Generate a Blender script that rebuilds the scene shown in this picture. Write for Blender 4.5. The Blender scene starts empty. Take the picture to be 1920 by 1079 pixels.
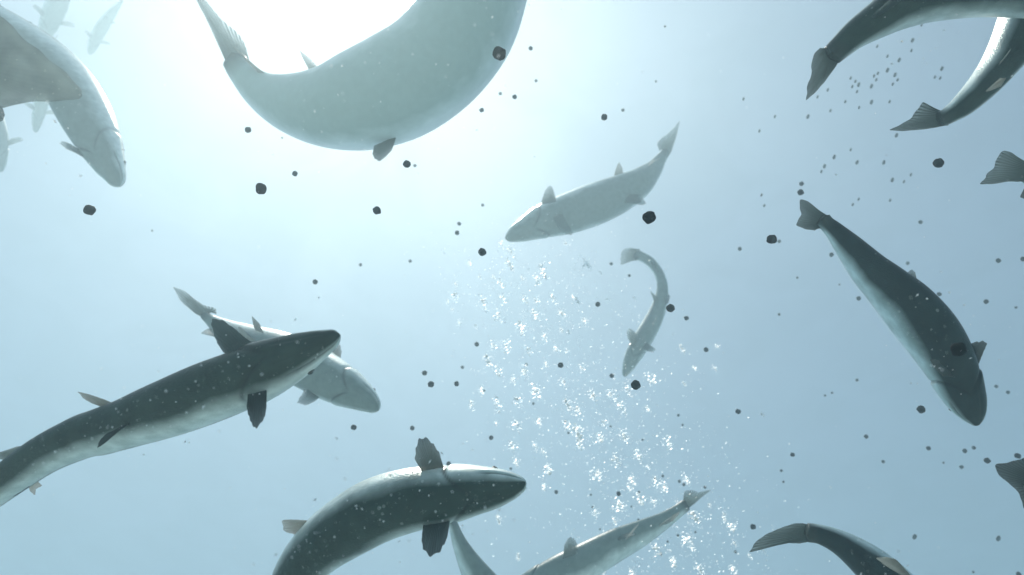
import bpy, math, random
from mathutils import Vector, Euler, noise
C = bpy.data.collections.new('scene_collection'); bpy.context.scene.collection.children.link(C)
sc = bpy.context.scene
random.seed(7)

# ------------------------------------------------------------------ camera
FPX = 1280.0                       # focal length in photo pixels (1920 wide)
PITCH = math.radians(50)
Fw = Vector((0, math.cos(PITCH), math.sin(PITCH)))
Rt = Vector((1, 0, 0))
Up = Vector((0, -math.sin(PITCH), math.cos(PITCH)))
cam_d = bpy.data.cameras.new('camera'); cam = bpy.data.objects.new('camera', cam_d); C.objects.link(cam)
cam.rotation_euler = (math.radians(90) + PITCH, 0, 0)
cam_d.sensor_width = 36; cam_d.lens = 24; cam_d.clip_start = 0.02; cam_d.clip_end = 500
cam_d.dof.use_dof = True; cam_d.dof.focus_distance = 0.85; cam_d.dof.aperture_fstop = 8
sc.camera = cam
def at(x, y, d):
    return d * (Fw + Rt * ((x - 960) / FPX) + Up * ((539.5 - y) / FPX))

# ------------------------------------------------------------------ sun, sky, exposure
SUN = at(712, -60, 1).normalized()
el = math.asin(SUN.z); rot = math.atan2(SUN.x, SUN.y)
w = bpy.data.worlds.new('World'); sc.world = w; w.use_nodes = True
nt = w.node_tree; nt.nodes.clear()
sky = nt.nodes.new('ShaderNodeTexSky'); sky.sky_type = 'NISHITA'; sky.sun_disc = False
sky.sun_elevation = el; sky.sun_rotation = rot
bg = nt.nodes.new('ShaderNodeBackground'); bg.inputs[1].default_value = 0.10
wo = nt.nodes.new('ShaderNodeOutputWorld')
nt.links.new(sky.outputs[0], bg.inputs[0]); nt.links.new(bg.outputs[0], wo.inputs[0])
sl = bpy.data.lights.new('sun', 'SUN'); sl.energy = 5.0; sl.angle = math.radians(0.5); sl.color = (1.0, 0.955, 0.85)
so = bpy.data.objects.new('sun', sl); C.objects.link(so); so.location = SUN * 20
so.rotation_euler = SUN.to_track_quat('Z', 'Y').to_euler()
sc.view_settings.view_transform = 'Standard'; sc.view_settings.look = 'None'
sc.view_settings.gamma = 1; sc.view_settings.use_curve_mapping = False
sc.view_settings.exposure = -0.10
sc.cycles.volume_bounces = 3; sc.cycles.max_bounces = 8; sc.cycles.use_denoising = True
sc.cycles.caustics_reflective = False; sc.cycles.caustics_refractive = False

# ------------------------------------------------------------------ materials
def newmat(name):
    m = bpy.data.materials.new(name); m.use_nodes = True; t = m.node_tree; t.nodes.clear()
    return m, t, t.nodes.new('ShaderNodeOutputMaterial')
def N(t, typ, **kw):
    n = t.nodes.new(typ)
    for k, v in kw.items(): setattr(n, k, v)
    return n
def ramp(t, fac, stops, interp='LINEAR'):
    r = N(t, 'ShaderNodeValToRGB'); e = r.color_ramp.elements; r.color_ramp.interpolation = interp
    while len(e) < len(stops): e.new(0.5)
    for k, (p, c) in enumerate(stops):
        e[k].position = p; e[k].color = (*c, 1) if len(c) == 3 else c
    t.links.new(fac, r.inputs[0]); return r
def maths(t, op, a, b=None, clamp=False):
    n = N(t, 'ShaderNodeMath', operation=op); n.use_clamp = clamp
    for i, v in enumerate((a, b)):
        if v is None: continue
        if isinstance(v, (int, float)): n.inputs[i].default_value = v
        else: t.links.new(v, n.inputs[i])
    return n.outputs[0]

def fish_mat(name, belly, flank, back, edge=0.30, seed=0.0, mott=.8):
    """UV.x = along the body (0 nose .. 1 tail), UV.y = 0 belly midline .. 1 back midline"""
    m, t, out = newmat(name)
    uv = N(t, 'ShaderNodeUVMap'); uv.uv_map = 'body'
    sep = N(t, 'ShaderNodeSeparateXYZ'); t.links.new(uv.outputs[0], sep.inputs[0])
    tc = N(t, 'ShaderNodeTexCoord')
    nz = N(t, 'ShaderNodeTexNoise'); nz.inputs['Scale'].default_value = 14; nz.inputs['Detail'].default_value = 4
    mp = N(t, 'ShaderNodeMapping'); mp.inputs['Location'].default_value = (seed, seed * 2, 0)
    t.links.new(tc.outputs['Object'], mp.inputs[0]); t.links.new(mp.outputs[0], nz.inputs[0])
    v = maths(t, 'ADD', sep.outputs[1], maths(t, 'MULTIPLY', maths(t, 'SUBTRACT', nz.outputs[0], 0.5), 0.27))
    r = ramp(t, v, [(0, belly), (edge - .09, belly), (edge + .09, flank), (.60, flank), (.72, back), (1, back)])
    # mottling
    n2 = N(t, 'ShaderNodeTexNoise'); n2.inputs['Scale'].default_value = 55; n2.inputs['Detail'].default_value = 6
    t.links.new(mp.outputs[0], n2.inputs[0])
    mot = ramp(t, n2.outputs[0], [(.34, (.55, .58, .56)), (.66, (1, 1, 1))])
    mx = N(t, 'ShaderNodeMix', data_type='RGBA', blend_type='MULTIPLY'); mx.inputs[0].default_value = mott
    t.links.new(r.outputs[0], mx.inputs[6]); t.links.new(mot.outputs[0], mx.inputs[7])
    # dark spots above the lateral line
    vo = N(t, 'ShaderNodeTexVoronoi'); vo.inputs['Scale'].default_value = 38; t.links.new(mp.outputs[0], vo.inputs[0])
    spot = maths(t, 'LESS_THAN', vo.outputs[0], 0.22)
    spot = maths(t, 'MULTIPLY', spot, maths(t, 'GREATER_THAN', v, .62))
    mx2 = N(t, 'ShaderNodeMix', data_type='RGBA'); t.links.new(spot, mx2.inputs[0])
    t.links.new(mx.outputs[2], mx2.inputs[6]); mx2.inputs[7].default_value = (.015, .02, .018, 1)
    ma = N(t, 'ShaderNodeAttribute'); ma.attribute_name = 'mark'
    mx3 = N(t, 'ShaderNodeMix', data_type='RGBA'); t.links.new(maths(t, 'MULTIPLY', ma.outputs['Fac'], .85), mx3.inputs[0])
    t.links.new(mx2.outputs[2], mx3.inputs[6]); mx3.inputs[7].default_value = (.01, .014, .013, 1)
    # pale scars and flecks
    v3 = N(t, 'ShaderNodeTexVoronoi'); v3.inputs['Scale'].default_value = 60; t.links.new(mp.outputs[0], v3.inputs[0])
    fl = maths(t, 'MULTIPLY', maths(t, 'LESS_THAN', v3.outputs[0], .12), maths(t, 'GREATER_THAN', nz.outputs[0], .53))
    mx4 = N(t, 'ShaderNodeMix', data_type='RGBA'); t.links.new(maths(t, 'MULTIPLY', fl, .35 if mott > .6 else .1), mx4.inputs[0])
    t.links.new(mx3.outputs[2], mx4.inputs[6]); mx4.inputs[7].default_value = (.5, .52, .48, 1)
    mt = N(t, 'ShaderNodeAttribute'); mt.attribute_name = 'tail'
    mx5 = N(t, 'ShaderNodeMix', data_type='RGBA'); t.links.new(mt.outputs['Fac'], mx5.inputs[0])
    t.links.new(mx4.outputs[2], mx5.inputs[6]); mx5.inputs[7].default_value = (.06, .07, .062, 1)
    # scales
    sm = N(t, 'ShaderNodeMapping'); sm.inputs['Scale'].default_value = (150, 70, 1); t.links.new(uv.outputs[0], sm.inputs[0])
    sv = N(t, 'ShaderNodeTexVoronoi'); sv.inputs['Scale'].default_value = 1.0; t.links.new(sm.outputs[0], sv.inputs[0])
    body_only = maths(t, 'GREATER_THAN', sep.outputs[0], .23)
    bh = maths(t, 'ADD', maths(t, 'MULTIPLY', maths(t, 'MULTIPLY', sv.outputs[0], body_only), -.4), maths(t, 'MULTIPLY', n2.outputs[0], 1.0))
    bp = N(t, 'ShaderNodeBump'); bp.inputs['Strength'].default_value = .42 if mott > .6 else .25; bp.inputs['Distance'].default_value = .002
    t.links.new(bh, bp.inputs['Height'])
    b = N(t, 'ShaderNodeBsdfPrincipled')
    t.links.new(mx5.outputs[2], b.inputs['Base Color']); t.links.new(bp.outputs[0], b.inputs['Normal'])
    met = ramp(t, v, [(0, (0, 0, 0)), (edge, (0, 0, 0)), (edge + .1, (.45, .45, .45)), (.6, (.45, .45, .45)), (.72, (.05, .05, .05))])
    t.links.new(maths(t, 'MULTIPLY', met.outputs[0], maths(t, 'SUBTRACT', 1, mt.outputs['Fac'])), b.inputs['Metallic'])
    b.inputs['Roughness'].default_value = .34; b.inputs['Specular IOR Level'].default_value = .25
    t.links.new(b.outputs[0], out.inputs[0]); return m

def fin_mat(name, col, trans, clear=.12, rays=.5):
    m, t, out = newmat(name)
    uv = N(t, 'ShaderNodeUVMap'); uv.uv_map = 'body'
    mp = N(t, 'ShaderNodeMapping'); mp.inputs['Scale'].default_value = (26, 1.2, 1); t.links.new(uv.outputs[0], mp.inputs[0])
    wv = N(t, 'ShaderNodeTexWave'); wv.inputs['Scale'].default_value = .32; wv.inputs['Distortion'].default_value = 1.0
    wv.inputs['Detail'].default_value = 2; t.links.new(mp.outputs[0], wv.inputs[0])
    tc = N(t, 'ShaderNodeTexCoord'); nz = N(t, 'ShaderNodeTexNoise'); nz.inputs['Scale'].default_value = 22; nz.inputs['Detail'].default_value = 3
    t.links.new(tc.outputs['Object'], nz.inputs[0])
    f = maths(t, 'ADD', maths(t, 'MULTIPLY', wv.outputs[0], rays), maths(t, 'MULTIPLY', nz.outputs[0], 1 - rays))
    dk = tuple(c * .45 for c in col); tk = tuple(c * .5 for c in trans)
    rc = ramp(t, f, [(.25, dk), (.7, col)]); rt = ramp(t, f, [(.25, tk), (.7, trans)])
    d = N(t, 'ShaderNodeBsdfPrincipled'); t.links.new(rc.outputs[0], d.inputs['Base Color']); d.inputs['Roughness'].default_value = .5
    bp = N(t, 'ShaderNodeBump'); bp.inputs['Strength'].default_value = .5; bp.inputs['Distance'].default_value = .001
    t.links.new(wv.outputs[0], bp.inputs['Height']); t.links.new(bp.outputs[0], d.inputs['Normal'])
    tl = N(t, 'ShaderNodeBsdfTranslucent'); t.links.new(rt.outputs[0], tl.inputs[0])
    a1 = N(t, 'ShaderNodeMixShader'); a1.inputs[0].default_value = .6
    t.links.new(d.outputs[0], a1.inputs[1]); t.links.new(tl.outputs[0], a1.inputs[2])
    tr = N(t, 'ShaderNodeBsdfTransparent'); a2 = N(t, 'ShaderNodeMixShader')
    s2 = N(t, 'ShaderNodeSeparateXYZ'); t.links.new(uv.outputs[0], s2.inputs[0]); t.links.new(maths(t, 'MULTIPLY', maths(t, 'MULTIPLY', f, clear * 5), maths(t, 'POWER', s2.outputs[1], 1.3), True), a2.inputs[0])
    t.links.new(a1.outputs[0], a2.inputs[1]); t.links.new(tr.outputs[0], a2.inputs[2])
    t.links.new(a2.outputs[0], out.inputs[0]); return m

M_NEAR = fish_mat('skin_near', (.042, .068, .055), (.86, .90, .86), (.035, .05, .045), .35, 1.3)  # near-black belly has the backlit shade put into its colour
M_C = fish_mat('skin_centre', (.042, .068, .055), (.86, .90, .86), (.045, .06, .05), .27, 4.1)  # belly darkened in colour for the shade of a backlit underside
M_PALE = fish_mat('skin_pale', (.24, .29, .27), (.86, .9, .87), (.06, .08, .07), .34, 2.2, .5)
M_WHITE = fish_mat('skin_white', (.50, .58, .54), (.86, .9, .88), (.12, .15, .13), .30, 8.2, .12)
M_DARK = fish_mat('skin_dark', (.025, .042, .040), (.7, .8, .8), (.022, .036, .034), .36, 6.4)  # underside shade against the light is painted into this belly colour too
F_GREY = fin_mat('fin_grey', (.11, .14, .135), (.38, .46, .43), .24, .66)
F_PALE = fin_mat('fin_pale', (.36, .37, .34), (.62, .63, .57), .18)
F_TAIL = fin_mat('fin_tail', (.11, .14, .135), (.27, .33, .31), .13, .5)
F_WORN = fin_mat('fin_worn', (.16, .19, .17), (.34, .38, .34), .12, .05)
F_DARK = fin_mat('fin_dark', (.075, .095, .09), (.18, .22, .21), .10, .6)
def plain(name, col, rough, spec=.5, noise_amt=0.0, scale=40):
    m, t, out = newmat(name); b = N(t, 'ShaderNodeBsdfPrincipled')
    tc = N(t, 'ShaderNodeTexCoord'); nz = N(t, 'ShaderNodeTexNoise'); nz.inputs['Scale'].default_value = scale; nz.inputs['Detail'].default_value = 5
    t.links.new(tc.outputs['Object'], nz.inputs[0])
    r = ramp(t, nz.outputs[0], [(.3, tuple(c * (1 - noise_amt) for c in col)), (.7, col)])
    t.links.new(r.outputs[0], b.inputs['Base Color']); b.inputs['Roughness'].default_value = rough; b.inputs['Specular IOR Level'].default_value = spec
    bp = N(t, 'ShaderNodeBump'); bp.inputs['Strength'].default_value = noise_amt; bp.inputs['Distance'].default_value = .001
    t.links.new(nz.outputs[0], bp.inputs['Height']); t.links.new(bp.outputs[0], b.inputs['Normal'])
    t.links.new(b.outputs[0], out.inputs[0]); return m
M_EYE = plain('eye_iris', (.07, .07, .055), .15); M_PUPIL = plain('eye_pupil', (.01, .01, .01), .1)
M_PELLET = plain('pellet', (.014, .014, .014), .8, .15, .6, 300)
def bubble_mat():
    m, t, out = newmat('air_bubble')
    g = N(t, 'ShaderNodeBsdfGlass'); g.inputs['IOR'].default_value = 1.33; g.inputs['Roughness'].default_value = .35
    tl = N(t, 'ShaderNodeBsdfTranslucent'); tl.inputs[0].default_value = (.97, .97, .96, 1)
    df = N(t, 'ShaderNodeBsdfDiffuse'); df.inputs[0].default_value = (.97, .97, .96, 1)
    a = N(t, 'ShaderNodeMixShader'); a.inputs[0].default_value = .35
    t.links.new(tl.outputs[0], a.inputs[1]); t.links.new(df.outputs[0], a.inputs[2])
    x = N(t, 'ShaderNodeMixShader'); x.inputs[0].default_value = .5
    t.links.new(g.outputs[0], x.inputs[1]); t.links.new(a.outputs[0], x.inputs[2])
    t.links.new(x.outputs[0], out.inputs[0]); return m
M_BUB = bubble_mat()
def glint_mat():
    m, t, out = newmat('bubble_glint'); g = N(t, 'ShaderNodeBsdfPrincipled'); g.inputs['Base Color'].default_value = (1, 1, 1, 1)
    g.inputs['Metallic'].default_value = 1; g.inputs['Roughness'].default_value = .52
    tl = N(t, 'ShaderNodeBsdfTranslucent'); tl.inputs[0].default_value = (.97, .97, .96, 1)
    x = N(t, 'ShaderNodeMixShader'); x.inputs[0].default_value = .25; t.links.new(g.outputs[0], x.inputs[1]); t.links.new(tl.outputs[0], x.inputs[2])
    t.links.new(x.outputs[0], out.inputs[0]); return m
M_GLINT = glint_mat()

# ------------------------------------------------------------------ mesh helpers
def mesh_obj(name, verts, faces, mat, parent=None, uvs=None, smooth=True, origin=None):
    me = bpy.data.meshes.new(name)
    o0 = origin or Vector((0, 0, 0))
    me.from_pydata([tuple(v - o0) for v in verts], [], faces)
    if smooth: me.polygons.foreach_set('use_smooth', [True] * len(faces))
    if uvs:
        l = me.uv_layers.new(name='body')
        for lp in me.loops: l.data[lp.index].uv = uvs[lp.vertex_index]
    me.materials.append(mat); me.update()
    o = bpy.data.objects.new(name, me); C.objects.link(o)
    if parent: o.parent = parent
    return o
def tag(o, label=None, cat=None, group=None, kind=None):
    if label: o['label'] = label
    if cat: o['category'] = cat
    if group: o['group'] = group
    if kind: o['kind'] = kind
def cr(p0, p1, p2, p3, t):
    return tuple(.5 * ((2 * b) + (-a + c) * t + (2 * a - 5 * b + 4 * c - d) * t * t + (-a + 3 * b - 3 * c + d) * t ** 3) for a, b, c, d in zip(p0, p1, p2, p3))
def spline(pts, n):
    """uniformly (by xy arc length) resampled Catmull-Rom"""
    P = [pts[0]] + list(pts) + [pts[-1]]; dense = []
    for i in range(len(pts) - 1):
        for k in range(24): dense.append(cr(P[i], P[i + 1], P[i + 2], P[i + 3], k / 24))
    dense.append(tuple(pts[-1]))
    L = [0]
    for a, b in zip(dense, dense[1:]): L.append(L[-1] + math.hypot(b[0] - a[0], b[1] - a[1]))
    out = []; j = 0
    for k in range(n):
        s = L[-1] * k / (n - 1)
        while j < len(L) - 2 and L[j + 1] < s: j += 1
        f = (s - L[j]) / max(1e-9, L[j + 1] - L[j])
        out.append(tuple(a + (b - a) * min(1, max(0, f)) for a, b in zip(dense[j], dense[j + 1])))
    return out
def lerp_tab(tab, x):
    for (a, va), (b, vb) in zip(tab, tab[1:]):
        if x <= b: return va + (vb - va) * (x - a) / (b - a)
    return tab[-1][1]
RATIO = [(0, .85), (.1, 1.0), (.2, 1.1), (.35, 1.3), (.55, 1.4), (.75, 1.7), (.9, 2.1), (1, 2.6)]

def fan(name, a, b, outer, mat, parent, origin, th=.0022, ragged=.05, seed=0, nt_=44, nr=12, curl=0.0, rib=.005):
    # a fin: rays run from the root segment to the outer edge polyline
    root_boost = 2.6; root_in = .5
    if name.startswith('caudal'): root_boost = .4; root_in = .18
    L = [0]
    for p, q in zip(outer, outer[1:]): L.append(L[-1] + (q - p).length)
    def edge(t):
        s = t * L[-1]
        for i in range(len(outer) - 1):
            if s <= L[i + 1] or i == len(outer) - 2:
                return outer[i].lerp(outer[i + 1], min(1, (s - L[i]) / max(1e-9, L[i + 1] - L[i])))
    # smooth the polyline a little
    E = [edge(k / nt_) for k in range(nt_ + 1)]
    for _ in range(2): E = [E[0]] + [(E[i - 1] + E[i] * 2 + E[i + 1]) / 4 for i in range(1, nt_)] + [E[-1]]
    nrm = Vector((0, 0, 0)); mid = (a + b) / 2
    for i in range(nt_): nrm += (E[i] - mid).cross(E[i + 1] - mid)
    nrm.normalize(); size = max((e - mid).length for e in E); inn = (mid - sum(E, Vector((0, 0, 0))) / len(E)).normalized() * min(size * .14, (a - b).length * root_in)
    V = []; UV = []
    for side in (1, -1):
        for i in range(nt_ + 1):
            t = i / nt_; root = a.lerp(b, t)
            rg = 1 - ragged * (.5 + .5 * math.sin(t * 47 + seed)) * min(1, 4 * t) * .6 - ragged * max(0, noise.noise(Vector((t * 9, seed, .3)))) * 1.5 * min(1, 3 * t)
            for k in range(nr + 1):
                r = k / nr
                p = root.lerp(E[i], r * rg) + inn * (1 - r) ** 3
                h = th * (.22 + .6 * (1 - r) + root_boost * (1 - r) ** 4) * (1 if 0 < i < nt_ else .15)
                if k == nr: h *= .25
                p = p + nrm * (side * h + curl * size * math.sin(r * 2.2) * (t - .3) + rib * size * math.sin(t * 75) * r
                               + .03 * size * noise.noise(Vector((t * 2.5, r * 2, seed))) * r)
                V.append(p); UV.append((t, r))
    W = nr + 1; half = (nt_ + 1) * W; Fc = []
    for i in range(nt_):
        for k in range(nr):
            q = (i * W + k, (i + 1) * W + k, (i + 1) * W + k + 1, i * W + k + 1)
            Fc.append(q); Fc.append(tuple(half + x for x in reversed(q)))
        x, y = i * W + nr, (i + 1) * W + nr
        Fc.append((x, y, half + y, half + x)); x, y = i * W, (i + 1) * W
        Fc.append((y, x, half + x, half + y))
    for k in range(nr):
        Fc.append((k + 1, k, half + k, half + k + 1)[::-1]); z = nt_ * W
        Fc.append((z + k, z + k + 1, half + z + k + 1, half + z + k)[::-1])
    return mesh_obj(name, V, Fc, mat, parent, UV, True, origin)

def ball(name, c, r, mat, parent, origin, n=14, squash=None):
    V = []; Fc = []
    for i in range(n // 2 + 1):
        for j in range(n):
            p = math.pi * i / (n // 2); q = 2 * math.pi * j / n
            V.append(c + Vector((math.sin(p) * math.cos(q), math.sin(p) * math.sin(q), math.cos(p))) * r)
    for i in range(n // 2):
        for j in range(n): Fc.append((i * n + j, i * n + (j + 1) % n, (i + 1) * n + (j + 1) % n, (i + 1) * n + j))
    return mesh_obj(name, V, Fc, mat, parent, None, True, origin)

NEAR = .64
GROUP_FISH = 'salmon swimming overhead'
def salmon(st, d0, d1, roll, label, skin, fins=(), auto=('dorsal', 'adipose', 'anal', 'pelvic', 'pectoral', 'caudal'),
           finmat=None, dmid=None, seed=0, flat=1.0, eyes=True, detail=1.0):
    """st: stations (photo x, photo y, half width in px) nose -> tail base at depths d0 -> d1 (m); roll: (head, tail) degrees, 0 = belly to the camera"""
    finmat = finmat or F_GREY
    K = NEAR if d0 < 1.3 else 1.0; d0 *= K; d1 *= K; fins = [tuple(f[:4]) + (f[4] * K, f[5] * K) + tuple(f[6:]) for f in fins]
    NS, NA = 150, 88; posed = any(f[0] == 'caudal_fin' for f in fins)
    S = spline(st, NS)
    dep = []
    for i in range(NS):
        u = i / (NS - 1)
        d = d0 + (d1 - d0) * u + (4 * u * (1 - u) * (dmid - (d0 + d1) / 2) if dmid else 0)
        dep.append(d)
    P = [at(s[0], s[1], d) for s, d in zip(S, dep)]
    cen = P[NS // 2].copy()
    root = bpy.data.objects.new('salmon', None); C.objects.link(root); root.location = cen; root.empty_display_size = .05
    tag(root, label, 'fish', GROUP_FISH)
    Ltot = sum((q - p).length for p, q in zip(P, P[1:]))
    fr = []
    for i in range(NS):
        T = (P[min(NS - 1, i + 2)] - P[max(0, i - 2)]).normalized()      # towards the tail
        Vv = P[i].normalized(); Vp = (Vv - T * Vv.dot(T)).normalized()
        Nn = Vp.cross(-T).normalized()
        u = i / (NS - 1); ph = math.radians(roll[0] + (roll[1] - roll[0]) * u)
        D = (Vp * math.cos(ph) + Nn * math.sin(ph)).normalized(); Sd = T.cross(D).normalized()
        k = 1 + (lerp_tab(RATIO, u) - 1) * flat
        if posed and u > .7: z = (u - .7) / .3; k = 1 + (k - 1) * (1 - z * z * (3 - 2 * z))
        hw = max(.2, S[i][2]) * dep[i] / FPX
        a = hw / math.sqrt(math.cos(ph) ** 2 + (k * math.sin(ph)) ** 2); bb = a * k
        fr.append((P[i], T, D, Sd, a, bb))
    marks = []
    def surf(i, th):
        """th: 0 belly .. pi back, sign = side"""
        p, T, D, Sd, a, bb = fr[i]; u = i / (NS - 1)
        s, c = math.sin(th), math.cos(th)
        x = a * math.copysign(abs(s) ** .92, s); y = -bb * math.copysign(abs(c) ** .95, c)
        if c < 0: x *= 1 - .12 * c * c                                   # narrower back
        at_ = abs(math.degrees(math.atan2(s, c)))
        k = 1.0; mk = 0.0
        ug = .205 - .085 * max(0, 1 - at_ / 75) ** 1.5 - .05 * max(0, (at_ - 120) / 60)      # gill cover edge
        du = u - ug
        if at_ < 150:
            k += (.040 if at_ > 12 else .01) * math.exp(-(max(0, -du) / .05) ** 2) * (1 if du < 0 else math.exp(-(du / .006) ** 2))
            k -= .06 * math.exp(-((du - .010) / .007) ** 2); mk += .9 * math.exp(-((du - .006) / .006) ** 2) * min(1, at_ / 15)
        if u < .125:
            tm = 72 - 160 * max(0, u - .07)                              # mouth line
            fade = min(1, (.125 - u) / .03)
            k -= .13 * math.exp(-((at_ - tm) / 3.6) ** 2) * fade; mk += math.exp(-((at_ - tm) / 3.2) ** 2) * fade
            k += .035 * math.exp(-((at_ - tm - 9) / 6) ** 2) * fade      # upper lip
            k -= .05 * (1 if at_ < tm - 3 else 0) * (1 if u < .03 else 0)  # shorter lower jaw
            for tj in (20,): k -= .04 * math.exp(-((at_ - tj) / 4) ** 2) * min(1, u / .04)
        k += .012 * noise.noise(Vector((u * 9, math.cos(th) * 2, math.sin(th) * 2 + seed)))
        marks.append(min(1, mk)); return p + (Sd * x + D * y) * k
    V = [P[0] - fr[0][1] * fr[0][4] * .25]; UV = [(0, .3)]; Fc = []
    for i in range(NS):
        for j in range(NA):
            th = 2 * math.pi * j / NA; V.append(surf(i, th))
            UV.append((i / (NS - 1), 1 - abs(1 - 2 * j / NA)))
    mk_body = marks[:NS * NA]
    NW = 9; pe, Te, De, Se, ae, be = fr[-1]; wl = min(be * 1.2, max(.3, S[-1][2]) * dep[-1] / FPX * 1.1) * (.35 if posed else 1)
    for i in range(1, NW + 1):
        t = i / NW
        for j in range(NA):
            th = 2 * math.pi * j / NA; q = surf(NS - 1, th) - pe
            x = q.dot(Se) * (1 - t) ** .75; y = q.dot(De) * (1 + .12 * t)
            V.append(pe + Te * (wl * t * (1 - .35 * min(1, (y / be) ** 2))) + Se * x + De * y); UV.append((1, 1 - abs(1 - 2 * j / NA)))
    V.append(pe + Te * wl); UV.append((1, .5))
    for j in range(NA):
        Fc.append((0, 1 + (j + 1) % NA, 1 + j))
        z = 1 + (NS + NW - 1) * NA; Fc.append((z + j, z + (j + 1) % NA, len(V) - 1))
    for i in range(NS + NW - 1):
        for j in range(NA):
            p, q = 1 + i * NA + j, 1 + i * NA + (j + 1) % NA
            Fc.append((p, q, q + NA, p + NA))
    bo = mesh_obj('body', V, Fc, skin, root, UV, True, cen); at2 = bo.data.attributes.new('mark', 'FLOAT', 'POINT')
    mv = [0.0] + mk_body; mv += [0.0] * (len(V) - len(mv)); at2.data.foreach_set('value', mv)
    at3 = bo.data.attributes.new('tail', 'FLOAT', 'POINT'); at3.data.foreach_set('value', [max(0, min(1, (q[0] - .955) / .045)) for q in UV])
    idx = lambda u: int(round(u * (NS - 1)))
    if eyes:
        for sg in (1, -1):
            c = surf(idx(.085), sg * math.radians(114)); inn = (P[idx(.085)] - c).normalized(); r = .0095 * Ltot / .62 * .75
            e = ball('eye', c + inn * r * .75, r, M_EYE, root, cen)
            ball('pupil', c + inn * r * .12, r * .50, M_PUPIL, e, cen, 12)
    L = Ltot / .88
    if 'dorsal' in auto or 'folded' in auto:
        hh = .3 if 'folded' in auto else .7
        p, T, D, Sd, a, bb = fr[idx(.46)]; A_ = surf(idx(.46), math.pi) - D * .006 * L; B_ = surf(idx(.58), math.pi) - D * .006 * L
        fan('dorsal_fin', A_, B_, [A_ + D * .03 * hh * L + T * .01 * L, A_ + D * .085 * hh * L + T * .055 * L, B_ + D * .05 * hh * L + T * .02 * L, B_ + T * .03 * L + D * .01 * L], finmat, root, cen, .002 * L / .7, .06, seed)
    if 'adipose' in auto:
        p, T, D, Sd, a, bb = fr[idx(.86)]; A_ = surf(idx(.86), math.pi) - D * .003; B_ = surf(idx(.875), math.pi) - D * .003
        fan('adipose_fin', A_, B_, [A_ + D * .012 * L + T * .008 * L, A_ + D * .022 * L + T * .03 * L, B_ + T * .018 * L + D * .008 * L], finmat, root, cen, .002, .02, seed, 16, 6)
    if 'anal' in auto:
        p, T, D, Sd, a, bb = fr[idx(.77)]; A_ = surf(idx(.77), 0) + D * .003; B_ = surf(idx(.86), 0) + D * .003
        fan('anal_fin', A_, B_, [A_ - D * .03 * L + T * .02 * L, A_ - D * .06 * L + T * .05 * L, B_ - D * .02 * L + T * .02 * L], finmat, root, cen, .002, .05, seed + 1)
    for nm, u0, ang, ln, sp in (('pelvic', .585, 26, .085, .55), ('pectoral', .235, 62, .13, .8)):
        if nm in auto or nm + '_r' in auto or nm + '_l' in auto:
            for sg in (1, -1):
                if nm not in auto and not ((sg > 0 and nm + '_r' in auto) or (sg < 0 and nm + '_l' in auto)): continue
                p, T, D, Sd, a, bb = fr[idx(u0)]; th = sg * math.radians(ang)
                A_ = surf(idx(u0), th); B_ = surf(idx(u0 + .03), sg * math.radians(ang - 14))
                o = (A_ - p).normalized(); A_ = A_ - o * .004; B_ = B_ - o * .004
                dr = (o * sp + Sd * sg * .25 + T * (1.1 - sp)).normalized()
                fan(nm + '_fin', A_, B_, [A_ + dr * ln * L * .5 - T * .01 * L * 0, A_ + dr * ln * L, A_ + dr * ln * L * .85 + T * ln * .3 * L, B_ + dr * ln * .35 * L + T * .02 * L], finmat, root, cen, .002 * L / .7, .07, seed + sg, curl=.08 * sg)
    if 'caudal' in auto:
        p, T, D, Sd, a, bb = fr[NS - 1]; A_ = p + D * bb * .9; B_ = p - D * bb * .9
        fan('caudal_fin', A_ - T * .01, B_ - T * .01, [A_ + D * .02 * L + T * .05 * L, p + D * .105 * L + T * .15 * L, p + D * .05 * L + T * .135 * L, p + T * .12 * L, p - D * .05 * L + T * .135 * L, p - D * .105 * L + T * .15 * L, B_ - D * .02 * L + T * .05 * L], finmat, root, cen, .003 * L / .7, .04, seed)
    # fins posed one by one: (name, root front, root back, outline, depth of root, depth of tip, material, curl)
    for k, f in enumerate(fins):
        nm, ra, rb, outl, da, db = f[:6]; fm = f[6] if len(f) > 6 and f[6] else finmat; cu = f[7] if len(f) > 7 else .05
        mid = ((ra[0] + rb[0]) / 2, (ra[1] + rb[1]) / 2)
        far = max(math.hypot(x - mid[0], y - mid[1]) for x, y in outl)
        E = [at(x, y, da + (db - da) * math.hypot(x - mid[0], y - mid[1]) / far) for x, y in outl]
        fan(nm, at(*ra, da), at(*rb, da), E, fm, root, cen, .0024 * far * da / FPX / .09, .075 if nm == 'pectoral_fin' else .045, seed + k * 3.1, 48, 14, cu, 0 if fm is F_WORN else .005)
    return root

# ------------------------------------------------------------------ the water: one even body of scattering water round everything
def box(name, lo, hi, mat):
    x0, y0, z0 = lo; x1, y1, z1 = hi
    V = [Vector(v) for v in ((x0, y0, z0), (x1, y0, z0), (x1, y1, z0), (x0, y1, z0), (x0, y0, z1), (x1, y0, z1), (x1, y1, z1), (x0, y1, z1))]
    Fc = [(3, 2, 1, 0), (4, 5, 6, 7), (0, 1, 5, 4), (1, 2, 6, 5), (2, 3, 7, 6), (3, 0, 4, 7)]
    return mesh_obj(name, V, Fc, mat, None, None, False)
hm, ht, hout = newmat('water_body')
pv = N(ht, 'ShaderNodeVolumePrincipled')
pv.inputs['Color'].default_value = (.64, .815, .88, 1); pv.inputs['Absorption Color'].default_value = (0, 0, 0, 1)
pv.inputs['Density'].default_value = .125; pv.inputs['Anisotropy'].default_value = .61
ht.links.new(pv.outputs[0], hout.inputs['Volume'])
haze = box('haze', (-30, -30, -3.6), (30, 34, 6.4), hm)
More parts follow.
